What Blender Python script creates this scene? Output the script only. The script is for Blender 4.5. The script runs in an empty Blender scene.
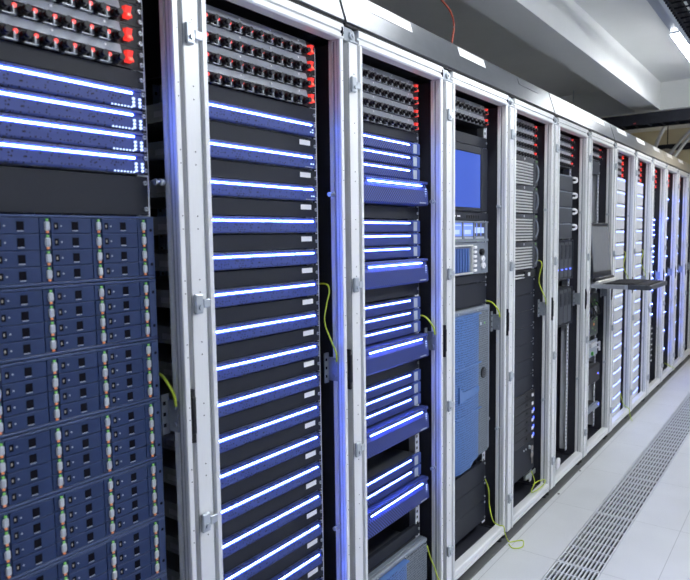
import bpy, bmesh, math, random
from mathutils import Vector, Matrix
random.seed(7)
SC = bpy.context.scene
COL = SC.collection

# ------------------------------------------------------------------ materials
def new_mat(name):
    m = bpy.data.materials.new(name); m.use_nodes = True
    return m, m.node_tree, m.node_tree.nodes['Principled BSDF']

def mat(name, col, rough=.5, metal=0., noise=.0, nscale=40., emit=None, estr=0., spec=.5, stretch=None):
    m, nt, b = new_mat(name)
    b.inputs['Roughness'].default_value = rough
    b.inputs['Metallic'].default_value = metal
    b.inputs['Specular IOR Level'].default_value = spec
    b.inputs['Base Color'].default_value = (*col, 1)
    if noise > 0:
        tc = nt.nodes.new('ShaderNodeTexCoord'); mp = nt.nodes.new('ShaderNodeMapping')
        if stretch: mp.inputs['Scale'].default_value = stretch
        n = nt.nodes.new('ShaderNodeTexNoise'); n.inputs['Scale'].default_value = nscale; n.inputs['Detail'].default_value = 4
        r = nt.nodes.new('ShaderNodeMapRange')
        r.inputs['From Min'].default_value = .3; r.inputs['From Max'].default_value = .7
        r.inputs['To Min'].default_value = 1 - noise; r.inputs['To Max'].default_value = 1 + noise
        mx = nt.nodes.new('ShaderNodeVectorMath'); mx.operation = 'SCALE'; mx.inputs[0].default_value = col
        nt.links.new(tc.outputs['Object'], mp.inputs['Vector']); nt.links.new(mp.outputs['Vector'], n.inputs['Vector'])
        nt.links.new(n.outputs['Fac'], r.inputs['Value']); nt.links.new(r.outputs['Result'], mx.inputs['Scale'])
        nt.links.new(mx.outputs['Vector'], b.inputs['Base Color'])
    if emit:
        b.inputs['Emission Color'].default_value = (*emit, 1); b.inputs['Emission Strength'].default_value = estr
    return m

def perf_mat(name, col, dark, scale, thr, rnd, rough=.45, metal=0., soft=.12, rot=0.):
    """sheet pierced by small holes: dots laid out in the local y/z plane"""
    m, nt, b = new_mat(name)
    b.inputs['Roughness'].default_value = rough; b.inputs['Metallic'].default_value = metal
    b.inputs['Specular IOR Level'].default_value = .25
    tc = nt.nodes.new('ShaderNodeTexCoord'); mp = nt.nodes.new('ShaderNodeMapping')
    mp.inputs['Scale'].default_value = (0, scale, scale); mp.inputs['Rotation'].default_value = (rot, 0, 0)
    v = nt.nodes.new('ShaderNodeTexVoronoi'); v.inputs['Scale'].default_value = 1; v.inputs['Randomness'].default_value = rnd
    r = nt.nodes.new('ShaderNodeMapRange')
    r.inputs['From Min'].default_value = thr; r.inputs['From Max'].default_value = thr + soft
    mx = nt.nodes.new('ShaderNodeMix'); mx.data_type = 'RGBA'
    mx.inputs['A'].default_value = (*dark, 1); mx.inputs['B'].default_value = (*col, 1)
    nt.links.new(tc.outputs['Object'], mp.inputs['Vector']); nt.links.new(mp.outputs['Vector'], v.inputs['Vector'])
    nt.links.new(v.outputs['Distance'], r.inputs['Value']); nt.links.new(r.outputs['Result'], mx.inputs['Factor'])
    nt.links.new(mx.outputs['Result'], b.inputs['Base Color'])
    return m

def floor_mat():
    m, nt, b = new_mat('floor_tiles')
    b.inputs['Roughness'].default_value = .32
    b.inputs['Specular IOR Level'].default_value = .45
    N = nt.nodes; L = nt.links
    tc = N.new('ShaderNodeTexCoord'); sp = N.new('ShaderNodeSeparateXYZ'); L.new(tc.outputs['Object'], sp.inputs[0])
    def seam(out, off):
        a = N.new('ShaderNodeMath'); a.operation = 'SUBTRACT'; L.new(out, a.inputs[0]); a.inputs[1].default_value = off - 6.0
        d = N.new('ShaderNodeMath'); d.operation = 'PINGPONG'; L.new(a.outputs[0], d.inputs[0]); d.inputs[1].default_value = .3
        c = N.new('ShaderNodeMath'); c.operation = 'LESS_THAN'; L.new(d.outputs[0], c.inputs[0]); c.inputs[1].default_value = .0012
        return c.outputs[0]
    mxx = N.new('ShaderNodeMath'); mxx.operation = 'MAXIMUM'
    L.new(seam(sp.outputs[0], .632), mxx.inputs[0]); L.new(seam(sp.outputs[1], .282), mxx.inputs[1])
    n1 = N.new('ShaderNodeTexNoise'); n1.inputs['Scale'].default_value = 420; n1.inputs['Detail'].default_value = 3
    n2 = N.new('ShaderNodeTexNoise'); n2.inputs['Scale'].default_value = 3.5; n2.inputs['Detail'].default_value = 5
    L.new(tc.outputs['Object'], n1.inputs['Vector']); L.new(tc.outputs['Object'], n2.inputs['Vector'])
    r1 = N.new('ShaderNodeValToRGB'); r1.color_ramp.elements[0].position = .35; r1.color_ramp.elements[1].position = .65
    r1.color_ramp.elements[0].color = (.48, .495, .505, 1); r1.color_ramp.elements[1].color = (.61, .625, .635, 1)
    L.new(n1.outputs['Fac'], r1.inputs['Fac'])
    r2 = N.new('ShaderNodeMapRange'); r2.inputs['From Min'].default_value = .3; r2.inputs['From Max'].default_value = .7
    r2.inputs['To Min'].default_value = .94; r2.inputs['To Max'].default_value = 1.04; L.new(n2.outputs['Fac'], r2.inputs['Value'])
    sc = N.new('ShaderNodeVectorMath'); sc.operation = 'SCALE'; L.new(r1.outputs['Color'], sc.inputs[0]); L.new(r2.outputs['Result'], sc.inputs['Scale'])
    mx = N.new('ShaderNodeMix'); mx.data_type = 'RGBA'; L.new(mxx.outputs[0], mx.inputs['Factor'])
    L.new(sc.outputs['Vector'], mx.inputs['A']); mx.inputs['B'].default_value = (.30, .31, .32, 1)
    L.new(mx.outputs['Result'], b.inputs['Base Color'])
    return m

M = {}
M['alu'] = mat('brushed_aluminium', (.73, .745, .75), .36, .22, .02, 60, stretch=(6, 6, .3))
M['alu_shade'] = mat('aluminium_groove_shade', (.34, .36, .38), .45, .3)  # darker aluminium that paints shade into the post grooves and edges
M['hole'] = mat('dark_hole', (.006, .006, .010), .9, spec=.08)
M['zinc'] = mat('zinc_plated_steel', (.46, .50, .54), .32, .6, .08, 50)
M['zinc_dull'] = mat('dull_zinc_plate', (.30, .33, .37), .42, .6, .1, 50)
M['chassis_side'] = mat('server_case_steel', (.42, .44, .45), .45, .2, .08, 12)
M['red_plastic'] = mat('red_plastic_clip', (.35, .03, .03), .5)
M['plinth_shadow'] = mat('plinth_shadow_grey', (.11, .115, .115), .6, 0, .1, 20)  # grey of the shadow band along the rack feet
M['rail'] = mat('mounting_rail_steel', (.74, .77, .82), .38, .15, .05, 30)
M['rear_rail'] = mat('rear_rail_blue_lit', (.17, .25, .37), .38, .3, .05, 30)  # blue LED light on the rails is put into their colour
M['inner'] = mat('rack_interior_black', (.030, .032, .045), .55, 0, .1, 20)
M['chassis'] = mat('chassis_steel', (.06, .065, .075), .5, .3, .08, 12)
M['black'] = mat('black_plastic', (.014, .015, .019), .45, 0, .1, 60, spec=.25)
M['rubber'] = mat('black_rubber', (.02, .02, .02), .7)
M['blank'] = mat('blanking_panel_paint', (.016, .019, .028), .50, 0, .06, 300, spec=.22)
M['blank_light'] = mat('grey_panel_paint', (.050, .056, .068), .5, 0, .06, 200, spec=.25)
M['navy'] = mat('navy_drive_plastic', (.017, .036, .108), .45, 0, .06, 80, spec=.3)
M['navy_frame'] = mat('navy_shelf_frame', (.038, .064, .155), .35, .2, .06, 60)
M['silver_plate'] = mat('silver_cover_plate', (.34, .36, .40), .35, .4, .05, 120)
M['latch'] = mat('silver_latch_plastic', (.44, .48, .54), .35, .2)
M['perf_a'] = perf_mat('bezel_scattered_holes', (.044, .066, .235), (.003, .004, .014), 150, .27, .72, soft=.05)
M['perf_b'] = perf_mat('bezel_fine_mesh', (.052, .080, .32), (.006, .009, .04), 115, .36, .0, rot=.785)
M['bez_blue'] = mat('bezel_blue_plastic', (.052, .085, .29), .45, 0, .05, 80, spec=.25)
M['tower_blue'] = mat('steel_blue_bezel', (.075, .16, .38), .45, 0, .05, 60)
M['perf_tb'] = perf_mat('steel_blue_mesh', (.075, .16, .38), (.02, .045, .12), 100, .28, .25, soft=.08)
M['perf_tg'] = perf_mat('grey_mesh', (.15, .175, .205), (.04, .048, .06), 105, .30, .25, soft=.08)
M['tower_grey'] = mat('slate_grey_plastic', (.165, .19, .23), .45, 0, .05, 60)
M['white_bez'] = mat('white_bezel_plastic', (.50, .51, .52), .4, 0, .04, 90)
M['rib'] = mat('silver_rib', (.62, .63, .62), .35, .3, .05, 40)
M['rib_body'] = mat('gunmetal_plastic', (.045, .05, .06), .4, .1, .06, 60)
M['label'] = mat('white_label_paper', (.80, .80, .82), .5)
M['header'] = mat('satin_dark_metal', (.14, .15, .165), .34, .65, .05, 25)
M['wire'] = mat('yellow_green_wire', (.50, .62, .04), .4, 0, .25, 30)
M['redwire'] = mat('red_cable', (.26, .04, .02), .45)
M['hose'] = mat('grey_conduit', (.50, .50, .46), .5, 0, .1, 60)
M['brown'] = mat('beige_flexible_duct', (.36, .33, .28), .6, 0, .15, 40)
M['keyblack'] = mat('key_plastic', (.02, .02, .022), .75, spec=.2)
M['matt_black'] = mat('matt_black_plastic', (.012, .012, .014), .75, spec=.25)
M['brass'] = mat('worn_key_metal', (.42, .38, .34), .35, .8)
M['white_plastic'] = mat('white_plastic', (.78, .78, .80), .4)
M['screen_off'] = mat('switched_off_screen', (.16, .18, .215), .25, 0, .04, 30)
M['screen_blue'] = mat('blue_screen', (.02, .05, .25), .12, 0, 0, emit=(.035, .080, .40), estr=.55)
M['mini_blue'] = mat('small_lit_screen', (.1, .15, .4), .2, 0, 0, emit=(.14, .24, 1.0), estr=.6)
M['mini_pic'] = mat('small_screen_picture', (.1, .15, .4), .2, 0, 0, emit=(.40, .5, 1.0), estr=.75)
M['plate'] = mat('white_name_plate', (.86, .86, .87), .35)
M['plate_grey'] = mat('silver_name_plate', (.60, .61, .64), .3, .3)
M['wall'] = mat('painted_wall', (.74, .75, .74), .8, 0, .03, 6)
M['wall_beige'] = mat('beige_wall', (.56, .50, .34), .8, 0, .05, 5)
M['ceil'] = mat('painted_ceiling', (.78, .79, .77), .8, 0, .02, 4)
M['floor'] = floor_mat()
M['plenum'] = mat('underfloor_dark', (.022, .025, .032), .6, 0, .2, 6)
M['grate'] = mat('grate_aluminium', (.66, .68, .70), .35, .3, .05, 40)
M['trunk'] = mat('grey_blue_trunking', (.32, .36, .43), .4, .2)
M['tray'] = mat('black_cable_tray', (.010, .011, .016), .7, 0, .2, 40, spec=.2)
M['greencard'] = mat('green_circuit', (.08, .42, .06), .5)
def emat(name, col, s, base=(.1, .1, .1)): return mat(name, base, .3, 0, 0, emit=col, estr=s)
BAR = 44.
M['bar'] = emat('blue_white_light_bar', (.10, .18, 1.0), BAR)
M['bar_soft'] = emat('soft_light_bar', (.16, .25, 1.0), 4)
M['led_white'] = emat('white_blue_led', (.45, .60, 1.0), 1.4)
M['led_blue'] = emat('blue_led', (.05, .10, 1.0), 3)
M['led_red'] = emat('red_neon', (1.0, .05, .035), 1.1, (.4, .02, .02))
M['rocker'] = emat('red_rocker', (1.0, .045, .035), .6, (.5, .03, .02))
M['rocker_hot'] = emat('red_rocker_glow', (1.0, .20, .12), .9, (.5, .06, .02))
M['led_green'] = emat('green_led', (.16, .75, .03), .38)
M['led_orange'] = emat('orange_led', (1.0, .30, .05), .45)
M['diffuser'] = emat('lamp_diffuser', (.95, .98, 1.0), 42, (.9, .9, .9))
M['diffuser_warm'] = emat('warm_lamp_diffuser', (1.0, .86, .60), 40, (.9, .9, .9))

# ------------------------------------------------------------------ mesh helpers
def box(bm, x0, x1, y0, y1, z0, z1, mi=0, bev=0.):
    vs = [bm.verts.new((x, y, z)) for x in (x0, x1) for y in (y0, y1) for z in (z0, z1)]
    fs = []
    for q in ((0, 1, 3, 2), (4, 6, 7, 5), (0, 4, 5, 1), (2, 3, 7, 6), (0, 2, 6, 4), (1, 5, 7, 3)):
        f = bm.faces.new([vs[i] for i in q]); f.material_index = mi; fs.append(f)
    if bev > 0:
        es = set(e for f in fs for e in f.edges)
        r = bmesh.ops.bevel(bm, geom=list(es), offset=bev, segments=1, affect='EDGES', profile=.5)
        for f in r['faces']: f.material_index = mi
    return vs

def obox(bm, c, sx, sy, sz, mi=0, rot=None, bev=0.):
    t = bmesh.new(); box(t, -sx/2, sx/2, -sy/2, sy/2, -sz/2, sz/2, mi, bev)
    mt = Matrix.Translation(c) @ (rot.to_4x4() if rot else Matrix.Identity(4))
    merge(bm, t, mt)

def merge(bm, t, mt=Matrix.Identity(4)):
    vm = {v: bm.verts.new(mt @ v.co) for v in t.verts}
    for f in t.faces:
        n = bm.faces.new([vm[v] for v in f.verts]); n.material_index = f.material_index; n.smooth = f.smooth
    t.free()

def cyl(bm, p, ax, r, h, n=12, mi=0, r2=None):
    """cylinder from p along +ax by h"""
    r2 = r if r2 is None else r2
    A = {'x': (Vector((1, 0, 0)), Vector((0, 1, 0)), Vector((0, 0, 1))),
         'y': (Vector((0, 1, 0)), Vector((0, 0, 1)), Vector((1, 0, 0))),
         'z': (Vector((0, 0, 1)), Vector((1, 0, 0)), Vector((0, 1, 0)))}[ax]
    p = Vector(p); a, b = [], []
    for i in range(n):
        t = 2*math.pi*i/n; d = A[1]*math.cos(t) + A[2]*math.sin(t)
        a.append(bm.verts.new(p + d*r)); b.append(bm.verts.new(p + d*r2 + A[0]*h))
    for i in range(n):
        f = bm.faces.new((a[i], a[(i+1) % n], b[(i+1) % n], b[i])); f.material_index = mi; f.smooth = True
    f = bm.faces.new(a[::-1]); f.material_index = mi
    f = bm.faces.new(b); f.material_index = mi

def prism(bm, poly, a0, a1, axis, mi=0):
    """poly: (u,v) points; axis 'y' -> (x,z) section, 'z' -> (x,y) section, 'x' -> (y,z) section"""
    def P(u, v, a): return {'y': (u, a, v), 'z': (u, v, a), 'x': (a, u, v)}[axis]
    A = [bm.verts.new(P(u, v, a0)) for u, v in poly]; B = [bm.verts.new(P(u, v, a1)) for u, v in poly]
    n = len(poly)
    for i in range(n):
        f = bm.faces.new((A[i], A[(i+1) % n], B[(i+1) % n], B[i])); f.material_index = mi
    for f in (bm.faces.new(A[::-1]), bm.faces.new(B)): f.material_index = mi

def smooth_path(pts, k=6):
    P = [Vector(p) for p in pts]
    if len(P) < 3: return P
    Q = [P[0]*2 - P[1]] + P + [P[-1]*2 - P[-2]]; out = []
    for i in range(1, len(Q) - 2):
        for j in range(k):
            t = j/k; a, b, c, d = Q[i-1], Q[i], Q[i+1], Q[i+2]
            out.append(.5*((2*b) + (c-a)*t + (2*a-5*b+4*c-d)*t*t + (3*b-a-3*c+d)*t**3))
    out.append(P[-1]); return out

def tube(bm, pts, r, n=7, k=6, mi=0, ridge=0.):
    P = smooth_path(pts, k); rings = []
    up = Vector((0, 0, 1))
    for i, p in enumerate(P):
        d = (P[min(i+1, len(P)-1)] - P[max(i-1, 0)]).normalized()
        s = d.cross(up)
        if s.length < 1e-3: s = d.cross(Vector((1, 0, 0)))
        s.normalize(); t = s.cross(d)
        rr = r*(1 + ridge*(i % 2))
        rings.append([bm.verts.new(p + (s*math.cos(2*math.pi*j/n) + t*math.sin(2*math.pi*j/n))*rr) for j in range(n)])
    for a, b in zip(rings, rings[1:]):
        for j in range(n):
            f = bm.faces.new((a[j], a[(j+1) % n], b[(j+1) % n], b[j])); f.smooth = True; f.material_index = mi
    for f in (bm.faces.new(rings[0][::-1]), bm.faces.new(rings[-1])): f.material_index = mi

# ------------------------------------------------------------------ objects
CACHE = {}
def mesh_of(key, fn, mats):
    if key in CACHE: return CACHE[key]
    bm = bmesh.new(); fn(bm)
    bmesh.ops.recalc_face_normals(bm, faces=bm.faces[:])
    me = bpy.data.meshes.new(str(key)); bm.to_mesh(me); bm.free()
    for m in (mats if isinstance(mats, (list, tuple)) else [mats]): me.materials.append(M[m])
    CACHE[key] = me
    return me

_uid = [0]
def part(parent, name, fn, mats, key=None, label=None, loc=None):
    if key is None: _uid[0] += 1; key = '%s_%d' % (name, _uid[0])
    o = bpy.data.objects.new(name, mesh_of(key, fn, mats)); COL.objects.link(o)
    if parent is not None: o.parent = parent
    if loc is not None: o.location = loc
    if label: o['label'] = label
    return o

def thing(name, label, cat, loc=(0, 0, 0), group=None):
    o = bpy.data.objects.new(name, None); COL.objects.link(o); o.location = loc; o.empty_display_size = .05
    o['label'] = label; o['category'] = cat
    if group: o['group'] = group
    return o

def solo(name, fn, mats, label, cat, loc=(0, 0, 0), group=None):
    o = part(None, name, fn, mats); o.location = loc; o['label'] = label; o['category'] = cat
    if group: o['group'] = group
    return o

def struct(name, fn, mats):
    o = part(None, name, fn, mats); o['kind'] = 'structure'; return o

ORD = 'zeroth first second third fourth fifth sixth seventh eighth ninth tenth eleventh twelfth thirteenth fourteenth fifteenth sixteenth seventeenth eighteenth nineteenth twentieth'.split()
RACK = {1: 'foreground rack', 2: 'second rack', 3: 'third rack', 4: 'fourth rack', 5: 'fifth rack', 6: 'sixth rack', 7: 'seventh rack', 8: 'eighth rack', 9: 'ninth rack', 10: 'tenth rack', 11: 'eleventh rack', 12: 'twelfth rack', 13: 'thirteenth rack'}
def rack_y(k): return .606 + .6*(k - 1)
MP = -.080                      # mounting plane behind the frame front
MPX = {1: -.062, 2: -.071}
def at(k, z): return (MPX.get(k, MP), rack_y(k), z)

# ------------------------------------------------------------------ room
GX0, GX1 = .241, .429           # floor slot that takes the grates
def f_floor(bm):
    box(bm, -3.2, GX0, -3, 11, -.04, 0); box(bm, GX1, 2.9, -3, 11, -.04, 0)
    box(bm, GX0, GX1, -3, -.318, -.04, 0); box(bm, GX0, GX1, 8.682, 11, -.04, 0)
struct('floor', f_floor, 'floor')
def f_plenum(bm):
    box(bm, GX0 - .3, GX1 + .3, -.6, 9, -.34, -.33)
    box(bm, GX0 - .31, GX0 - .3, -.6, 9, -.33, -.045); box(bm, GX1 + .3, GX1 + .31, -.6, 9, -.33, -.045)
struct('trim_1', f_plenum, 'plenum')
ZC = 2.9
struct('ceiling', lambda bm: box(bm, -3.2, 2.9, -3, 11, ZC, ZC + .1), 'ceil')
struct('wall_left', lambda bm: box(bm, -2.6, -2.5, -3, 11, 0, ZC), 'wall')
struct('wall_right', lambda bm: box(bm, 2.8, 2.9, -3, 11, 0, ZC), 'wall')
struct('wall_front', lambda bm: box(bm, -2.5, 2.8, -3, -2.9, 0, ZC), 'wall')
struct('wall_back', lambda bm: box(bm, -2.5, 2.8, 10.4, 10.5, 0, ZC), 'wall_beige')
struct('trim_2', lambda bm: box(bm, -.435, -.211, -2.9, 7.1, 2.633, ZC), 'ceil')       # downstand beam along the aisle
struct('trim_3', lambda bm: box(bm, -2.5, 2.8, 7.1, 7.35, 2.633, ZC), 'ceil')            # cross beam

# floor grates, one per tile
def f_grate(bm):
    L = .598; n = 11; w = (GX1 - GX0 - .004); x0 = .002
    for i in range(n + 1):
        x = x0 + .0035 + (w - .007)*i/n
        box(bm, x - .0033, x + .0033, .001, L, -.007, -.001)
    for j in range(8):
        y = .004 + (L - .008)*j/7
        box(bm, x0, x0 + w, y - .0035, y + .0035, -.007, -.0006)
for j in range(15):
    y = -.318 + .6*j
    if y < .9 or y > 7.6: continue
    n = j - 2
    o = solo('floor_grate', f_grate, 'grate', '%s slotted aluminium floor grate along the aisle, counted from the camera' % ORD[n], 'floor grate', (GX0, y, 0), 'floor grates in the aisle')
    CACHE['grate'] = o.data
for i, (x, y) in enumerate([(.019, 3.393), (.013, 3.804)]):
    solo('floor_screw', lambda bm: cyl(bm, (0, 0, 0), 'z', .006, .003, 10), 'rubber',
         'small black screw head on the floor, %s the sixth rack' % ('nearest the camera, by' if i == 0 else 'farther of two, by'), 'screw', (x, y, 0), 'screws on the floor')

# ceiling lamps on a trunking
def lamp(y0, y1, x, label, key, m='diffuser', z=2.75, w=.0265):
    t = thing('ceiling_light', label, 'lamp', (x, y0, z), 'ceiling lamps')
    L = y1 - y0
    part(t, 'housing', lambda bm: (box(bm, -w - .004, w + .004, 0, L, .020, .06, 0, .004), box(bm, -w - .005, -w - .0005, 0, L, -.001, .022), box(bm, w + .0005, w + .005, 0, L, -.001, .022),
                                   box(bm, -w - .005, w + .005, -.003, .001, -.001, .06), box(bm, -w - .005, w + .005, L - .001, L + .003, -.001, .06)), 'trunk', 'lh%s' % key)
    part(t, 'diffuser', lambda bm: box(bm, -w, w, .002, L - .002, -.03 if w > .05 else -.010, .020), m, 'ld%s' % key)
    for yy in (.2, L - .2): part(t, 'hanger', lambda bm: cyl(bm, (0, 0, .06), 'z', .004, ZC - z - .06, 8), 'zinc', 'lw', loc=(0, yy, 0))
LX = .276
lamp(4.89, 6.36, LX, 'long lit fluorescent lamp on the ceiling at upper right', 'a')
lamp(1.25, 2.72, LX, 'long lit fluorescent lamp on the ceiling above the third rack', 'b')
lamp(4.89, 6.36, 1.75, 'far added fill lamp on the ceiling, right of the aisle', 'a2', w=.075)  # unseen lamp row added to fill light on posts and ceiling
lamp(1.25, 2.72, 1.75, 'middle added fill lamp on the ceiling, right of the aisle', 'b2', w=.075)  # also an unseen fill lamp, added over the aisle
lamp(8.3, 9.7, .9, 'warm lamp on the ceiling beyond the cross beam', 'w', 'diffuser_warm')
for n, (a, b) in enumerate([(2.73, 4.88), (-.89, 1.24)]):
    t = thing('light_trunking', 'grey-blue unlit trunking bar between ceiling lamps, %s' % ('before the lit lamp at upper right' if n == 0 else 'overhead beside the camera'), 'trunking', (LX, a, 2.75), 'lamp trunking')
    part(t, 'bar', lambda bm: box(bm, -.028, .028, 0, b - a, .01, .06, 0, .004), 'trunk')
    part(t, 'hanger', lambda bm: cyl(bm, (0, (b - a)/2, .06), 'z', .004, ZC - 2.81, 8), 'zinc')

# cable tray along the aisle ceiling and across it
t = thing('cable_tray', 'black toothed cable tray under the ceiling at the upper right corner', 'cable tray', (.42, 1.6, 2.62))
def f_side(bm):
    box(bm, 0, .006, 0, 4.68, 0, .05); box(bm, .34, .346, 0, 4.68, 0, .05)
    y = .01
    while y < 4.66:
        box(bm, -.014, 0, y, y + .022, .0, .02); y += .05
part(t, 'side_rail', f_side, 'tray')
def f_rungs(bm):
    y = .05
    while y < 4.66: box(bm, .006, .34, y, y + .006, .004, .012); y += .1
    for x in (.06, .12, .2, .28): box(bm, x, x + .005, 0, 4.68, .0, .005)
part(t, 'rung', f_rungs, 'tray')
for i in range(7):
    x = .03 + i*.042; r = random.uniform(.012, .019)
    part(t, 'cable', lambda bm: tube(bm, [(x + random.uniform(-.012, .012), yy*.78, .014 + r + random.uniform(0, .008)) for yy in range(7)], r, 8, 4), 'tray' if i not in (2, 5) else 'trunk')
part(t, 'hanger', lambda bm: [cyl(bm, (xx, yy, .05), 'z', .004, ZC - 2.67, 8) for xx in (.003, .343) for yy in (.6, 2.2, 3.8)], 'zinc')
t = thing('cable_tray', 'dark cable tray crossing the aisle below the far ceiling beam', 'cable tray', (-1.4, 6.75, 2.455))
part(t, 'side_rail', lambda bm: [box(bm, 0, 3.6, yy, yy + .006, 0, .105) for yy in (0, .25)], 'tray')
def f_rungs2(bm):
    x = .05
    while x < 3.58: box(bm, x, x + .01, .006, .25, .004, .014); x += .12
part(t, 'rung', f_rungs2, 'tray')
for i in range(5):
    yy = .03 + i*.045
    part(t, 'cable', lambda bm: tube(bm, [(xx*.6, yy + random.uniform(-.01, .01), .034 + random.uniform(0, .02)) for xx in range(7)], .018, 8, 4), 'trunk' if i == 0 else 'tray')
part(t, 'clip', lambda bm: box(bm, 1.02, 1.04, -.004, 0, .012, .02), 'red_plastic', label='small red marker')
part(t, 'hanger', lambda bm: [cyl(bm, (xx, .128, .1), 'z', .005, ZC - 2.555, 8) for xx in (.4, 1.75, 3.2)], 'zinc')

# conduits over the far racks
for i, (pts, lab) in enumerate([
    ([(.55, 7.6, 2.78), (.2, 7.6, 2.75), (-.02, 7.6, 2.70), (-.131, 7.6, 2.65), (-.233, 7.6, 2.562), (-.326, 7.6, 2.382), (-.36, 7.6, 2.2), (-.37, 7.6, 2.155)], 'highest arched grey conduit curving down onto the far rack tops'),
    ([(.45, 7.5, 2.84), (.2, 7.5, 2.645), (-.013, 7.5, 2.44), (-.13, 7.5, 2.30), (-.214, 7.5, 2.19), (-.245, 7.5, 2.16)], 'middle slanting grey conduit above the far rack tops'),
    ([(.5, 7.42, 2.76), (.2, 7.42, 2.55), (-.01, 7.42, 2.352), (-.08, 7.42, 2.255), (-.137, 7.42, 2.17), (-.15, 7.42, 2.16)], 'lowest slanting grey conduit above the far rack tops')]):
    solo('conduit', lambda bm: tube(bm, pts, .019 if i == 0 else .016, 9, 14, 0, .1), 'hose', lab, 'conduit', group='conduits over the far racks')
solo('flexible_duct', lambda bm: tube(bm, [(-.48, 7.75, 2.17), (-.42, 7.75, 2.24), (-.33, 7.75, 2.24), (-.27, 7.75, 2.29), (-.2, 7.75, 2.26), (-.22, 7.75, 2.17)], .028, 9, 10, 0, .12), 'brown',
     'crumpled beige flexible duct lying on the far rack tops', 'duct')
solo('cable_tray', lambda bm: (box(bm, -1.5, 2.4, 8.6, 8.62, 2.42, 2.47), box(bm, -1.5, 2.4, 8.85, 8.87, 2.42, 2.47), [box(bm, -1.5 + .2*q, -1.48 + .2*q, 8.62, 8.85, 2.43, 2.445) for q in range(20)],
     [cyl(bm, (xx, 8.73, 2.44), 'z', .006, .46, 8) for xx in (-1.0, -.42, -.1, .9)]), 'tray', 'thin dark tray hanging before the beige end wall', 'cable tray')
solo('red_cable', lambda bm: tube(bm, [(-.3, 2.35, 2.54), (-.3, 2.52, 2.505), (-.3, 2.651, 2.472), (-.3, 2.736, 2.444), (-.3, 2.772, 2.389), (-.3, 2.751, 2.30), (-.3, 2.74, 2.152)], .0045, 8, 8), 'redwire',
     'thin red cable looping up from the rack top cover', 'cable')

# ------------------------------------------------------------------ rack top covers with blank name plates
HP = [(-.002, 2.0275), (.0, 2.030), (-.0105, 2.062), (-.0215, 2.098), (-.0345, 2.1385), (-.040, 2.142), (-.5, 2.142), (-.5, 2.0275)]
def plate_at(t, y0, y1, m, yb, lab=None):
    def f(bm):
        a, b = (HP[3], HP[4]); d = Vector((b[0]-a[0], 0, b[1]-a[1])); n = Vector((d.z, 0, -d.x)).normalized()*.0015
        c = []
        for u, y in ((.02, y0), (.02, y1), (.86, y1), (.86, y0)):
            p = Vector((a[0], y - yb, a[1])) + d*u; c.append((p + n*.2, p + n))
        lo = [bm.verts.new(q[0]) for q in c]; hi = [bm.verts.new(q[1]) for q in c]
        bm.faces.new(hi); bm.faces.new(lo[::-1])
        for i in range(4): bm.faces.new((lo[i], lo[(i+1) % 4], hi[(i+1) % 4], hi[i]))
    part(t, 'name_plate', f, m, label=lab)
for n, (y0, y1, plates) in enumerate([
    (-.3, 1.500, []),
    (1.512, 3.300, [(1.655, 1.915, 'plate'), (2.27, 2.505, 'plate'), (2.87, 3.12, 'header')]),
    (3.312, 4.500, [(4.06, 4.33, 'plate')]),
    (4.512, 6.304, [(4.66, 4.92, 'plate'), (5.26, 5.52, 'plate'), (5.86, 6.12, 'plate_grey')]),
    (6.310, 8.106, [(6.46, 6.72, 'plate_grey'), (7.06, 7.32, 'plate')])]):
    t = thing('rack_top_cover', 'dark satin metal cover along rack tops, ' + ['over the foreground and second racks', 'over the third to fifth racks, with white plates', 'over the sixth and seventh racks, one white plate', 'over the white-fronted eighth and ninth racks', 'over the farthest racks at right'][n], 'cover', (0, y0, 0), 'covers along the rack tops')
    part(t, 'cover_body', lambda bm: prism(bm, HP, 0, y1 - y0, 'y'), 'header')
    part(t, 'seal_strip', lambda bm: box(bm, -.3, -.006, 0, y1 - y0, 2.0195, 2.0272), 'rubber')
    for a, b, m in plates: plate_at(t, a, b, m, y0)

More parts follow.
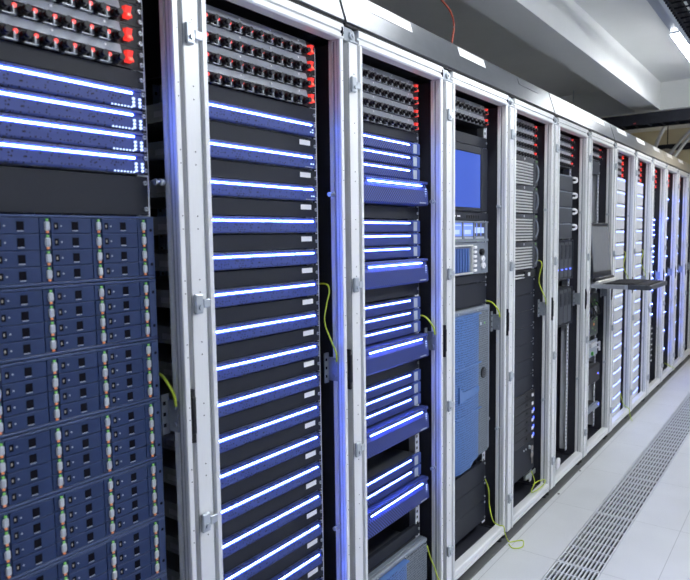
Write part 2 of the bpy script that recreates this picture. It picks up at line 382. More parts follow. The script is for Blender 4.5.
# ------------------------------------------------------------------ racks
def rack(k, right_side=True, left_side=True):
    desc = {1: 'nearest silver-framed rack at left edge, holding navy drive shelves', 2: 'silver-framed rack of evenly spaced lit blue bars, second from left',
            3: 'silver-framed rack with stacked blue mesh bezels, third from left', 4: 'silver-framed rack holding a blue monitor, fourth from left',
            5: 'silver-framed rack of ribbed grey units, fifth from left', 6: 'silver-framed rack of dark panels with white curved handles',
            7: 'silver-framed rack with the pulled-out console tray', 8: 'first of two silver-framed racks full of white glowing servers',
            9: 'second of two silver-framed racks full of white glowing servers', 10: 'silver-framed rack right after the two white-fronted racks',
            11: 'far rack with spaced blue lights, second after the white-fronted racks', 12: 'far rack with spaced blue lights, third after the white-fronted racks',
            13: 'farthest rack in the row, dark, at right edge'}[k]
    t = thing('server_rack', desc, 'server rack', (0, rack_y(k), 0), 'server racks in the row')
    def left_post(bm):
        prism(bm, [(-.034, -.288), (-.003, -.288), (0, -.285), (0, -.246), (-.007, -.244), (-.007, -.236), (.002, -.234), (.003, -.224), (.0, -.221), (-.034, -.221)], .045, 1.974, 'z')
        for i in range(13):
            z = .18 + i*.14
            for dz in (0, .028): cyl(bm, (-.0005, -.263, z + dz), 'x', .0016, .001, 8, 1)
    part(t, 'left_post', lambda bm: (left_post(bm), box(bm, -.0069, -.0062, -.2435, -.2365, .05, 1.97, 2), box(bm, -.0030, -.0005, -.2875, -.2858, .05, 1.97, 2)), ['alu', 'hole', 'alu_shade'], 'lpost')  # dark strips paint the shade in the groove and along the front edge
    def right_post(bm):
        prism(bm, [(-.042, .272), (-.030, .272), (-.029, .276), (-.022, .276), (-.021, .272), (-.004, .272), (-.001, .274), (-.001, .286), (-.006, .287), (-.042, .287)], .045, 1.974, 'z')
        for i in range(13):
            z = .18 + i*.14
            for dz in (0, .028): cyl(bm, (-.0015, .282, z + dz), 'x', .0014, .001, 8, 1)
    part(t, 'right_post', lambda bm: (right_post(bm), box(bm, -.0288, -.0222, .2753, .2759, .05, 1.97, 2), box(bm, -.0125, -.0110, .2712, .2719, .05, 1.97, 2)), ['alu', 'hole', 'alu_shade'], 'rpost', loc=(.006, .010, 0) if k == 1 else None)  # dark strips paint shaded bands on the inner face
    def rail_prof(z0, s=1):
        pr = [(-.037, 0), (-.004, 0), (0, .004), (0, .014), (-.006, .016), (-.006, .021), (0, .023), (0, .040), (-.004, .044), (-.037, .044)]
        return [(x, z0 + z) for x, z in pr]
    part(t, 'top_rail', lambda bm: (prism(bm, rail_prof(1.975), -.236, .290, 'y'), box(bm, -.003, .0008, .279, .286, 1.983, 2.008, 1)), ['alu', 'hole'], 'toprail')
    part(t, 'bottom_rail', lambda bm: (prism(bm, rail_prof(.046), -.221, .272, 'y')), ['alu', 'hole'], 'botrail')
    part(t, 'corner_cap', lambda bm: (prism(bm, [(-.05, -.292), (-.01, -.292), (.002, -.282), (.004, -.264), (.002, -.246), (-.01, -.238), (-.05, -.238)], 1.976, 1.98, 'z'),
                                      prism(bm, [(-.292, 1.98), (-.238, 1.98), (-.238, 2.004), (-.246, 2.014), (-.258, 2.018), (-.292, 2.018)], -.05, -.012, 'x')), 'zinc', 'ccap')
    part(t, 'hinge_screw', lambda bm: (cyl(bm, (-.012, -.262, 1.998), 'x', .011, .008, 14), cyl(bm, (-.004, -.262, 1.998), 'x', .006, .004, 6)), 'zinc', 'hscrew')
    for z in (1.856, 1.275, .775, .203):
        o = part(t, 'latch', lambda bm: (box(bm, .001, .011, -.286, -.262, -.022, .022, 0, .003), box(bm, .004, .010, -.262, -.240, -.010, .010, 0, .002), cyl(bm, (.011, -.272, -.008), 'x', .006, .004, 10)), 'zinc', 'latch')
        o.location = (0, 0, z)
    for z in (1.54, .545):
        o = part(t, 'door_stud', lambda bm: (cyl(bm, (-.03, .272, 0), 'y', .007, -.010, 12), cyl(bm, (-.03, .262, 0), 'y', .004, -.010, 10), cyl(bm, (-.03, .253, 0), 'y', .0065, -.004, 12)), 'zinc', 'stud')
        o.location = (0, 0, z)
    if k != 2: part(t, 'gap_seal', lambda bm: box(bm, -.040, -.030, -.312, -.2885, .06, 1.974), 'rubber', 'gseal')
    part(t, 'hinge_bar', lambda bm: (box(bm, -.012, .006, -.306, -.2945, .985, 1.07, 0, .002), box(bm, -.012, .003, -.304, -.296, 1.07, 1.085), box(bm, -.012, .003, -.304, -.296, .965, .985)), 'black', 'hbar', loc=(0, .006, 0) if k == 2 else None)
    def bracket(bm):
        box(bm, -.062, -.058, .252, .2715, .985, 1.075)
        box(bm, -.058, -.024, .2685, .2715, .992, 1.062)
        for z in (1.005, 1.03, 1.055): box(bm, -.0578, -.0572, .255, .262, z - .004, z + .004, 1)
        for z in (1.008, 1.048): cyl(bm, (-.034, .2685, z), 'y', .006, -.004, 10)
    part(t, 'ground_bracket', bracket, ['zinc_dull', 'hole'], 'gbr', loc=(.006, .010, 0) if k == 1 else None)
    part(t, 'plinth_shadow', lambda bm: (box(bm, -.07, -.06, -.297, .297, .006, .05), box(bm, -.30, .006, -.2995, .2995, .0005, .006)), 'plinth_shadow', 'plinth_shadow')  # dark panel and floor plate stand in for the shadow under the bottom rail
    if k in (1, 3, 4, 7):
        part(t, 'earth_wire', lambda bm: tube(bm, [(-.022, .262, 1.052), (-.026, .262, 1.075), (-.04, .258, 1.100), (-.062, .2575, 1.118), (-.09, .258, 1.118), (-.14, .262, 1.09)], .0032, 7, 6), 'wire', 'ewire2', loc=(.006, .010, 0) if k == 1 else None)
    elif k in (2, 5, 8, 9):
        part(t, 'earth_wire', lambda bm: tube(bm, [(-.022, .262, 1.052), (-.024, .262, 1.08), (-.04, .257, 1.12), (-.055, .250, 1.17), (-.05, .254, 1.22), (-.045, .262, 1.262), (-.07, .27, 1.28), (-.16, .272, 1.27)], .0026, 7, 6), 'wire', 'ewire')
    for s in (-1, 1):
        def mrail(bm):
            a, b = sorted((s*.2225, s*.2515))
            box(bm, MP - .0065, MP - .0035, a, b, .1, 1.955)
            a, b = sorted((s*.2485, s*.2515)); box(bm, MP - .047, MP - .0065, a, b, .1, 1.955)
            for i in range(82):
                z = .125 + i*.0225; box(bm, MP - .0034, MP - .0031, *sorted((s*.229, s*.238)), z - .005, z + .005, 1)
        dx = MPX.get(k, MP) - MP
        part(t, 'mounting_rail', mrail, ['rail', 'hole'], 'mrail%d' % s, loc=(dx, s*.010 if k == 1 else 0, 0))
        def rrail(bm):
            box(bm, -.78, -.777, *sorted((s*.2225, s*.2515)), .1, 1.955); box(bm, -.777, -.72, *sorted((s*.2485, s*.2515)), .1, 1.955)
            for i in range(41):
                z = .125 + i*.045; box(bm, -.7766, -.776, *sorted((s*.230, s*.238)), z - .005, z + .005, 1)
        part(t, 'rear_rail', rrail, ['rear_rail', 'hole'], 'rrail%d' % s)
    part(t, 'roof_panel', lambda bm: box(bm, -1., -.046, -.297, .297, 2.004, 2.016), 'inner', 'roof')
    part(t, 'base_panel', lambda bm: box(bm, -1., -.046, -.297, .297, .044, .050), 'inner', 'base')
    part(t, 'rear_panel', lambda bm: box(bm, -1.01, -1., -.297, .297, .05, 2.016), 'inner', 'rear')
    if left_side: part(t, 'side_panel', lambda bm: box(bm, -1., -.0405, -.2985, -.2965, .06, 1.974), 'inner', 'sideL')
    if right_side: part(t, 'side_panel', lambda bm: box(bm, -1., -.0405, .2975, .2990, .06, 1.974), 'inner', 'sideR')
    for y in (-.27, .285):
        o = part(t, 'foot', lambda bm: (cyl(bm, (0, 0, .0065), 'z', .014, .0115, 12), cyl(bm, (0, 0, .018), 'z', .007, .028, 8)), 'rubber', 'foot'); o.location = (-.03, y, 0)
        o = part(t, 'foot', None, None, 'foot'); o.location = (-.95, y, 0)
    return t
for k in range(1, 14): rack(k, right_side=(k != 1), left_side=(k not in (1, 2)))

# ------------------------------------------------------------------ equipment kinds
U = .045
def screws(t, zs, y=.2335, x=.002, key='sc'):
    for s in (-1, 1):
        for z in zs:
            o = part(t, 'mounting_screw', lambda bm: (cyl(bm, (0, 0, 0), 'x', .0048, .0035, 10), box(bm, .0034, .0038, -.003, .003, -.0007, .0007, 1)), ['zinc', 'hole'], key)
            o.location = (x, s*y, z)

def chassis(t, h, key, d=.62, sticker=False):
    def f(bm):
        box(bm, -d, -.0005, -.216, .216, .001, h - .001)
        if sticker: box(bm, -.13, -.085, -.2165, -.216, .012, .026, 1)
    part(t, 'chassis', f, ['chassis_side' if sticker else 'chassis', 'plate_grey'], key)

def power_strip(k, z, i, n, detail=True):
    t = thing('power_strip', '%s power strip from top, red switch at its end, %s' % (ORD[i], RACK[k]), 'power strip', at(k, z), 'power strips in the %s' % RACK[k])
    part(t, 'body', lambda bm: (box(bm, -.06, .0, -.222, .222, .001, .044), box(bm, 0, .003, -.241, .241, .001, .044)), 'black', 'psb')
    if k == 1:
        for s in (-1, 1): part(t, 'ear', lambda bm: box(bm, 0, .003, *sorted((s*.2412, s*.2545)), .001, .044), 'black', 'pse%d' % s)
        screws(t, [.012, .033], .2475, .003)
    # bright upper cover, slanting forward
    part(t, 'cover_plate', lambda bm: (prism(bm, [(.003, .0435), (.007, .0435), (.013, .0245), (.003, .0245)], -.222, .196, 'y'),
                                       [cyl(bm, (.009, yy, .035), 'x', .0026, .0028, 8, 1) for yy in (-.17, -.06, .05, .16)],
                                       [box(bm, .003, .014, yy - .014, yy + .012, .0005, .0022) for yy in [.1595 - .0373*q for q in range(11)]]), ['silver_plate', 'plate'], 'pscp')
    if detail:
        for q in range(10 if k < 6 else 10):
            y = .169 - .0373*q
            so = part(t, 'socket', lambda bm: (box(bm, .003, .010, -.0155, .0155, .0035, .0235, 0, .001), cyl(bm, (.010, .0075, .0125), 'x', .0085, .012, 10), cyl(bm, (.022, .0075, .0125), 'x', .0065, .010, 8),
                                               box(bm, .010, .013, -.0115, -.0085, .004, .017, 1), box(bm, .010, .0115, -.0075, -.003, .004, .011, 2)), ['black', 'latch', 'chassis'], 'pso')
            so.location = (0, y + .0075, 0)
            l = part(so, 'indicator_light', lambda bm: cyl(bm, (.010, -.0075, .0175), 'x', .0044, .003, 10, 0, .0036), 'led_red', 'psl')
    else:
        part(t, 'socket_row', lambda bm: [box(bm, .003, .013, y - .013, y + .013, .0035, .0235, 0, .002) for y in [.17 - .0373*q for q in range(10)]], 'black', 'psr')
    r = part(t, 'rocker_switch', lambda bm: (prism(bm, [(.003, .0105), (.019, .0115), (.013, .0225), (.017, .0335), (.003, .0345)], .2070, .2205, 'y'),
                                             box(bm, .0140, .0174, .2105, .2180, .0130, .0190, 1)), ['rocker', 'rocker_hot'], 'psk')

def blank_panel(k, z, h, label, group, sticker=False, m='blank', d=.014):
    t = thing('blank_panel', label, 'blank panel', at(k, z), group)
    wd = .2535 if k == 1 else .241
    def f(bm):
        box(bm, 0, .0025, -wd, wd, .0008, h - .0008, 0, .0006)
        box(bm, -d, 0, -.22, .22, .002, h - .002)
    part(t, 'panel', f, m, 'bp%.4f%s%.4f' % (h, m, wd))
    screws(t, ([h/2] if h < .06 else [.014, h - .014]), wd - .0075)
    if sticker: part(t, 'label_sticker', lambda bm: box(bm, .0025, .0031, .168, .214, .022, .036), 'label', 'stk%.3f' % h)

BZ = [(0, .0015), (.0120, .0022), (.0140, .006), (.0138, .0285), (.0100, .0295), (.0100, .0365), (.0138, .0375), (.0125, .0435), (0, .0435)]
def bar_server(k, z, label, group, ext=.2225, leds=0, h=U, bar=(-.205, .2115), stick=True, m='perf_a'):
    t = thing('server', label, 'server', at(k, z), group)
    chassis(t, h, 'ch%.3f%d' % (h, stick), sticker=stick)
    part(t, 'bezel', lambda bm: prism(bm, BZ, -ext, ext, 'y'), m, 'bz%.3f%s' % (ext, m))
    w_ = .0185 if ext < .23 else .0165
    for s in (-1, 1): part(t, 'ear', lambda bm: box(bm, 0, .002, *sorted((s*(ext + .0005), s*(ext + w_))), .001, .044), 'black', 'ear%.3f%d' % (ext, s))
    part(t, 'light_bar', lambda bm: box(bm, .0098, .0134, bar[0], bar[1], .0312, .0348, 0, .001), 'bar', 'lb%.3f%.3f' % bar)
    screws(t, [.0095, .0355], ext + (.0105 if ext < .23 else .0095))
    if leds == 1:      # two columns of three dots and a row of small ones
        for q, y in enumerate((.2155, .2305)):
            for zz in (.0068, .0138, .0208):
                o = part(t, 'status_light', lambda bm: cyl(bm, (0, 0, 0), 'x', .0031, .0025, 8), 'led_white', 'sl'); o.location = (.0165, y, zz)
        for q in range(7):
            o = part(t, 'activity_light', lambda bm: cyl(bm, (0, 0, 0), 'x', .0019, .002, 8), 'led_white', 'al'); o.location = (.0155, .166 + .0075*q, .0035)
    if leds == 2:
        for y, zz in ((.200, .012), (.209, .012), (.209, .019)):
            o = part(t, 'status_light', lambda bm: cyl(bm, (0, 0, 0), 'x', .0021, .0022, 8), 'led_white', 'sl2'); o.location = (.0162, y, zz)
    if leds == 3:
        for y in (.2, .209):
            o = part(t, 'status_light', lambda bm: cyl(bm, (0, 0, 0), 'x', .0021, .0022, 8), 'led_white', 'sl2'); o.location = (.0162, y, .014)
        part(t, 'lettering_strip', lambda bm: [box(bm, .0155, .0163, y, y + .004, .0035, .0058) for y in (.176, .183, .19, .197, .204)], 'latch', 'ls')
    return t

# ---- rack 1
for i, z in enumerate((1.881 + .0445, 1.881, 1.837, 1.793)): power_strip(1, z - .0215, i + 1, 4)
blank_panel(1, 1.7345, .036, 'dark blank panel between red power strips and lit servers, foreground rack', 'blank panels in the foreground rack')
for i in range(4):
    bar_server(1, 1.721 - .0335 - .0442*i, '%s of four touching lit blue servers, foreground rack' % ORD[i + 1], 'lit servers in the foreground rack', ext=.2395, leds=1, bar=(-.22, .2175), h=.0442)
blank_panel(1, 1.4695, .083, 'wide dark blank panel between lit servers and navy drive shelves, foreground rack', 'blank panels in the foreground rack')

def drive_shelf(z, h, i):
    t = thing('drive_shelf', '%s navy drive shelf from the top in the foreground rack' % ORD[i], 'drive shelf', at(1, z), 'drive shelves in the foreground rack')
    part(t, 'chassis', lambda bm: box(bm, -.55, -.0005, -.216, .216, .002, h - .002), 'chassis', 'dsc')
    def frame(bm):
        box(bm, 0, .006, -.2505, .2550, .001, h - .001)
        box(bm, .006, .0155, -.2505, .2550, .001, .006, 0, .001); box(bm, .006, .0155, -.2505, .2550, h - .006, h - .001, 0, .001)
        box(bm, .006, .0155, .2365, .2550, .006, h - .006, 0, .0015); box(bm, .006, .0155, -.2505, -.2365, .006, h - .006, 0, .0015)
        for zz in (.03, h - .03): cyl(bm, (.0155, .2465, zz), 'x', .0035, .0006, 8, 1)
    part(t, 'shelf_frame', frame, ['navy_frame', 'hole'], 'dsf')
    rh = (h - .0125)/4
    for c in range(4):
        y1 = .2305 - .1054*c           # latch centre of this column
        for r in range(4):
            zz = .0063 + rh*(3 - r)
            def drv(bm):
                box(bm, .006, .0145, -.0985, -.0165, .0006, rh - .0006, 0, .0008)
                box(bm, .0143, .0149, -.098, -.017, rh - .0022, rh - .0010, 4)  # paler strip painted as the highlight on the drive's top edge
                box(bm, .006, .0125, -.0142, .0056, .0006, rh - .0006, 0, .0006)
                box(bm, .0145, .0149, -.0575, -.044, .007, .0225, 1); box(bm, .0145, .0151, -.0925, -.0850, .008, .021, 1)
                box(bm, .0151, .0153, -.0910, -.0885, .012, .017, 2); cyl(bm, (.0145, -.079, .0145), 'x', .0016, .001, 8, 3)
                box(bm, .0145, .0152, -.0565, -.045, .0048, .0062, 3)
            d = part(t, 'drive', drv, ['navy', 'hole', 'brown', 'latch', 'navy_frame'], 'drv'); d.location = (0, y1, zz)
            part(d, 'latch', lambda bm: (box(bm, .0125, .0165, -.0062, .0050, .0060, .0232, 0, .0025),), 'latch', 'dlt')
            part(d, 'activity_light', lambda bm: box(bm, .0125, .0155, -.0024, .0020, .0240, .0276, 0, .0006), 'led_green', 'dlg')
            part(d, 'fault_light', lambda bm: box(bm, .0125, .0155, -.0024, .0020, .0018, .0054, 0, .0006), 'led_orange', 'dlo')
SH = .1325
for i in range(10):
    drive_shelf(1.468 - SH*(i + 1), SH, i + 1)

# ---- rack 2
for i, z in enumerate((1.941, 1.897, 1.852, 1.807)): power_strip(2, z - .0225, i + 1, 4)
blank_panel(2, 1.745, .038, 'dark blank panel right under the red power strips in the second rack', 'blank panels in the second rack')
for i in range(17):
    z = 1.7326 - .033 - .09*i
    bar_server(2, z, '%s lit blue bar server from the top in the second rack' % ORD[i + 1], 'lit bar servers in the second rack', leds=(2, 3, 3, 0)[i] if i < 4 else 0)
    if i < 16: blank_panel(2, z - .045, .044, 'dark blank panel with white sticker below the %s lit bar server, second rack' % ORD[i + 1], 'blank panels in the second rack', True)
blank_panel(2, .105, .105, 'lowest tall dark panel at the foot of the second rack', 'blank panels in the second rack')

# ---- rack 3
for i, z in enumerate((1.941, 1.898, 1.853, 1.808)): power_strip(3, z - .0225, i + 1, 4)
blank_panel(3, 1.752, .034, 'dark blank panel right under the power strips in the third rack', 'blank panels in the third rack')
def slim_server(k, z, label):
    t = thing('server', label, 'server', at(k, z), 'slim blue servers in the third rack')
    chassis(t, U, 'chs')
    part(t, 'bezel', lambda bm: prism(bm, BZ, -.2225, .180, 'y'), 'perf_b', 'bzs')
    part(t, 'light_bar', lambda bm: box(bm, .0098, .0134, -.205, .165, .0316, .0348, 0, .001), 'bar', 'lbs')
    part(t, 'control_block', lambda bm: (box(bm, 0, .012, .181, .240, .0015, .0435, 0, .003), box(bm, .012, .0135, .189, .214, .006, .038, 1, .001)), ['bez_blue', 'latch'], 'cb')
    part(t, 'ear', lambda bm: box(bm, 0, .002, -.241, -.223, .001, .044), 'black', 'ears')
def mesh_server(k, z, label):
    t = thing('server', label, 'server', at(k, z), 'tall mesh servers in the third rack')
    t.location.x += .009
    h = .089
    chassis(t, h, 'chm')
    part(t, 'bezel', lambda bm: prism(bm, [(.001, .001), (.030, .002), (.036, .008), (.033, .055), (.0275, .066), (.027, .077), (.034, .079), (.030, .088), (.001, .088)], -.2345, .2405, 'y'), 'perf_b', 'bzm')
    part(t, 'light_bar', lambda bm: box(bm, .027, .0312, -.136, .2035, .0700, .0738, 0, .0012), 'bar', 'lbm')
    for q in range(4):
        part(t, 'status_light', lambda bm: box(bm, 0, .0012, -.005, .005, -.0011, .0011), 'led_white', 'slm', loc=(.033, .224, .036 + .0085*q))
    part(t, 'lettering_strip', lambda bm: [box(bm, .0355, .0365, y, y + .0065, .010, .0135) for y in (.178, .187, .196, .205, .214)], 'latch', 'lsm')
    part(t, 'release_knob', lambda bm: (cyl(bm, (.012, .2405, .02), 'y', .006, .010, 10), cyl(bm, (.012, .2405, .07), 'y', .005, .006, 10)), 'zinc', 'rkm')
GRP = ['topmost', 'second', 'third', 'fourth', 'lowest']
for g, zb in enumerate((1.738, 1.463, 1.186, .914)):
    for i in range(3):
        slim_server(3, zb - .0335 - .0453*i, '%s slim blue lit server of the %s trio, third rack' % (('upper', 'middle', 'lower')[i], GRP[g]))
    mesh_server(3, zb - .2155, 'blue mesh-fronted lit server below the %s slim trio, third rack' % GRP[g])
    if g < 3: blank_panel(3, zb - .2155 - .046, .044, 'dark blank panel under the mesh-fronted server of the %s trio, third rack' % GRP[g], 'blank panels in the third rack')
for i, z in enumerate((.596, .551)):
    slim_server(3, z - .0335, '%s slim blue lit server of the lowest pair, third rack' % ('upper', 'lower')[i])
mesh_server(3, .4280, 'lowest blue mesh-fronted lit server, above the open gap, third rack')
blank_panel(3, .285, .044, 'lone dark panel under the open gap with cables, third rack', 'blank panels in the third rack')
solo('black_cable', lambda bm: tube(bm, [(-.2, -.05, .04), (-.17, -.06, .07), (-.16, -.08, .045), (-.2, -.1, .02), (-.18, -.14, .04), (-.22, -.18, .012), (-.3, -.2, .008)], .004, 7, 6), 'tray',
     'loose black cable lying in the open gap of the third rack', 'cable', at(3, .345))
solo('equipment_shelf', lambda bm: box(bm, -.6, -.12, -.215, .215, 0, .004), 'chassis', 'thin dark shelf plate behind the open gap, third rack', 'shelf', at(3, .336))

def dell_bezel(k, z, h, label, group, big):
    """slate frame with a bowed blue panel on its left and a grey mesh strip at its right"""
    t = thing('server', label, 'server', at(k, z), group)
    chassis(t, h, 'chd%.3f' % h)
    def frame(bm):
        box(bm, .001, .020, -.2345, .2405, .002, h - .002, 0, .002)
        box(bm, .020, .036, -.2345, .190 if big else .2405, h - .020, h - .002, 0, .004)
        for y in (-.1, .08): cyl(bm, (.036, y, h - .011), 'x', .003, .002, 8, 1)
    part(t, 'frame', frame, ['tower_grey', 'zinc'], 'dfr%.3f' % h)
    def strip(bm):
        box(bm, .020, .036, .083, .190 if big else .2405, .006, h - .0205, 0, .004)
    part(t, 'grey_mesh_strip', strip, 'perf_tg', 'dgs%.3f' % h)
    def blue(bm):
        n = 10; sec = []
        y0, y1 = -.185, .080
        for i in range(n + 1):
            u = i/n; y = y0 + (y1 - y0)*u
            sec.append((.034 + .022*math.sin(math.pi*(.08 + .84*u))**.8, y))
        poly = [(.021, y0)] + sec + [(.021, y1)]
        # bottom edge bows downward: build as stacked prisms
        prism(bm, poly, .012, h - .022, 'z')
        if big:
            prism(bm, [(.021, y0), (.038, y0), (.054, -.12), (.052, -.02), (.030, .06), (.021, .06)], -.006, .012, 'z')
    part(t, 'blue_panel', blue, 'perf_tb', 'dbl%.3f' % h)
    if big:
        for zz in (h*.34, h*.64):
            part(t, 'trim_band', lambda bm: prism(bm, [(-.16, 0), (.078, .006), (.078, .010), (-.16, .004)], .050, .0572, 'x'), 'tower_blue', 'dtb', loc=(0, 0, zz))
        part(t, 'trim_band', lambda bm: prism(bm, [(-.13, h*.44), (.05, h*.47), (.05, h*.50), (-.10, h*.50), (-.13, h*.54)], .050, .0578, 'x'), 'tower_blue', 'dtc')
    part(t, 'trim_band', lambda bm: prism(bm, [(-.185, h - .024), (.08, h - .024), (.08, h - .02), (-.185, h - .02)], .021, .054, 'x'), 'tower_blue', 'dtt%.3f' % h)
    if big:
        def badge(bm):
            cyl(bm, (.036, .137, h*.56), 'x', .024, .004, 20); cyl(bm, (.040, .137, h*.56), 'x', .019, .0015, 20, 1)
            for dz in (-.008, 0, .008): box(bm, .0415, .0422, .125, .149, h*.56 + dz - .0015, h*.56 + dz + .0015, 0)
        part(t, 'round_badge', badge, ['black', 'chassis'], label='dark round badge')
        part(t, 'status_light', lambda bm: (cyl(bm, (.036, .105, h - .07), 'x', .007, .004, 10, 1), box(bm, .036, .038, .145, .153, h - .075, h - .069)), ['led_green', 'latch'], label='small green light and button')
        part(t, 'release_knob', lambda bm: (cyl(bm, (.012, .2405, h*.2), 'y', .007, .014, 10),), 'zinc')
    else:
        part(t, 'release_knob', lambda bm: (cyl(bm, (.02, .2405, h*.62), 'y', .005, .02, 10), cyl(bm, (.02, .26, h*.62), 'y', .008, .006, 10)), 'zinc')
dell_bezel(3, .105, .176, 'slate and blue server with mesh front at the foot of the third rack', None, False)

# ---- rack 4
for i, z in enumerate((1.946, 1.902)): power_strip(4, z - .0225, i + 1, 2)
G4 = 'blank panels in the fourth rack'
blank_panel(4, 1.792, .044, 'dark panel directly above the blue monitor, fourth rack', G4)
t = thing('rack_monitor', 'rack-mounted monitor showing a plain blue screen, fourth rack', 'monitor', at(4, 1.514))
MH = .276
chassis(t, MH, 'chmon', .12)
def monf(bm):
    box(bm, .001, .006, -.230, .230, .001, MH - .001, 0, .001)
    box(bm, .006, .012, -.230, -.162, .001, MH - .001, 0, .003); box(bm, .006, .012, .162, .230, .001, MH - .001, 0, .003)
    box(bm, .006, .012, -.162, .162, .001, .018, 0, .003); box(bm, .006, .012, -.162, .162, MH - .032, MH - .001, 0, .003)
part(t, 'monitor_frame', monf, 'blank')
part(t, 'screen', lambda bm: box(bm, .0062, .0085, -.1615, .1615, .0185, MH - .0325), 'screen_blue', label='plain glowing blue screen')
screws(t, [.03, MH - .03])
t = thing('control_panel', 'thin dark panel with buttons under the blue monitor, fourth rack', 'control panel', at(4, 1.478))
chassis(t, .035, 'chcp', .3)
part(t, 'panel', lambda bm: box(bm, .001, .010, -.241, .241, .001, .034, 0, .001), 'blank')
for q in range(6): part(t, 'button', lambda bm: box(bm, .010, .013, -.0055, .0055, .008, .022, 0, .001), 'black', 'cpb', loc=(0, .03 + .022*q, 0))
part(t, 'lettering', lambda bm: [box(bm, .010, .0105, y, y + .012, .014, .020) for y in (-.19, -.12, -.104, -.088, -.060, -.046)], 'label')
t = thing('display_unit', 'unit with three small lit screens in a row, fourth rack', 'display unit', at(4, 1.387))
chassis(t, .09, 'chdu', .4)
part(t, 'frame', lambda bm: (box(bm, .001, .008, -.241, .241, .001, .089, 0, .001), box(bm, .008, .014, -.235, .235, .083, .089), box(bm, .008, .014, -.235, .235, .001, .014),
                             [box(bm, .008, .014, y - .004, y + .004, .014, .083) for y in (-.235, -.115, -.013, .094, .208)]), 'tower_grey')
for q, (a, b) in enumerate(((-.225, -.122), (-.107, -.02), (-.006, .087), (.101, .2))):
    if q == 0: continue
    s = part(t, 'screen', lambda bm: box(bm, .008, .010, a, b, .026, .080), 'mini_blue' if q < 3 else 'chassis', 'scr%d' % q)
    if q < 3:
        part(s, 'picture', lambda bm: box(bm, .010, .0104, a + .012, b - .02, .034, .052), 'mini_pic', 'pic%d' % q)
        part(s, 'caption_line', lambda bm: box(bm, .010, .0104, a + .006, b - .006, .068, .073), 'mini_pic', 'cap%d' % q)
    else:
        part(s, 'picture', lambda bm: box(bm, .010, .0104, a + .002, b - .002, .038, .062), 'mini_pic', 'pic%d' % q)
        for y in (.018, .06): part(s, 'light_column', lambda bm: box(bm, .0104, .0108, 0, .008, .026, .080), 'mini_blue', 'pic4', loc=(0, a + y, 0))
    part(t, 'switch_strip', lambda bm: box(bm, .008, .013, a + .01, b - .004, .0145, .022), 'latch', 'sws%d' % q)
    part(t, 'status_light', lambda bm: cyl(bm, (.014, (a + b)/2 - .02, .008), 'x', .002, .001, 8), 'led_green', 'sld%d' % q)
t = thing('tape_library', 'grey unit with finned window and white buttons, fourth rack', 'tape library', at(4, 1.2495))
TH = .137
chassis(t, TH, 'chtl', .5)
part(t, 'face_plate', lambda bm: (box(bm, .001, .010, -.241, .241, .001, TH - .001, 0, .001), box(bm, .010, .018, -.155, .075, .006, .012, 1), box(bm, .010, .018, -.155, .075, TH - .016, TH - .010, 1),
                                  box(bm, .010, .018, -.155, -.147, .012, TH - .016, 1), box(bm, .010, .018, .067, .075, .012, TH - .016, 1)), ['tower_grey', 'rib'])
part(t, 'window', lambda bm: (box(bm, .010, .0115, -.13, .05, .014, TH - .024), [box(bm, .0115, .017, y, y + .007, .016, TH - .026, 1) for y in (-.12, -.095, -.07, -.045, -.02, .005, .03)]), ['bez_blue', 'tower_blue'])
for q in range(6):
    part(t, 'button', lambda bm: box(bm, .010, .016, -.014, .014, 0, .011, 0, .002), 'white_plastic', 'tlb', loc=(0, .105, .012 + .0195*q))
for q in range(4):
    part(t, 'button', lambda bm: box(bm, .010, .015, -.010, .010, 0, .010, 0, .002), 'white_plastic', 'tlb2', loc=(.003, -.168, .03 + .02*q))
for q in range(3):
    part(t, 'knob', lambda bm: (cyl(bm, (.010, 0, 0), 'x', .014, .012, 14), cyl(bm, (.022, 0, 0), 'x', .008, .004, 12)), 'white_plastic' if q else 'black', 'tlk%d' % (q > 0), loc=(0, .165 + .006*q, .095 - .03*q))
screws(t, [.02, .068, TH - .02])
blank_panel(4, 1.211, .038, 'narrow dark panel under the unit with white buttons, fourth rack', G4)
blank_panel(4, 1.112, .098, 'broad dark panel right above the slate and blue tower, fourth rack', G4)
dell_bezel(4, .455, .655, 'tall slate and blue tower server with round badge, fourth rack', None, True)
for i, (a, b) in enumerate(((.302, .395), (.213, .302), (.115, .213))):
    blank_panel(4, a, b - a, '%s of three broad dark panels under the tower, fourth rack' % ('topmost', 'middle', 'lowest')[i], G4)

# ---- rack 5
for i, z in enumerate((1.949, 1.906, 1.861, 1.816)): power_strip(5, z - .0225, i + 1, 4)
for i in range(4):
    z1 = 1.795 - .1385*i; h = .1375
    t = thing('storage_unit', '%s ribbed grey storage unit from top, fifth rack' % ORD[i + 1], 'storage unit', at(5, z1 - h), 'ribbed units in the fifth rack')
    chassis(t, h, 'chr')
    part(t, 'front_frame', lambda bm: (box(bm, .001, .006, -.241, .241, .001, h - .001), prism(bm, [(.006, -.21), (.016, -.2), (.020, 0), (.016, .17), (.012, .2), (.006, .2)], h - .022, h - .002, 'z'),
                                       box(bm, .006, .018, .185, .2405, .002, h - .002, 0, .006), cyl(bm, (.0195, .045, h - .012), 'x', .006, .002, 10, 1)), ['rib_body', 'plate_grey'], 'rbf')
    for q in range(8):
        part(t, 'rib', lambda bm: prism(bm, [(.006, -.215), (.014, -.205), (.019, -.05), (.019, .06), (.014, .178), (.006, .183)], 0, .0068, 'z'), 'rib', 'rbr', loc=(0, 0, .005 + .0142*q))
    part(t, 'handle', lambda bm: tube(bm, [(.016, .208, .02), (.024, .216, .035), (.027, .219, .065), (.024, .216, .095), (.016, .208, .11)], .004, 8, 5), 'tower_grey', 'rbh')
    part(t, 'status_light', lambda bm: cyl(bm, (.018, .215, h - .012), 'x', .004, .001, 8), 'led_green', 'rbl')
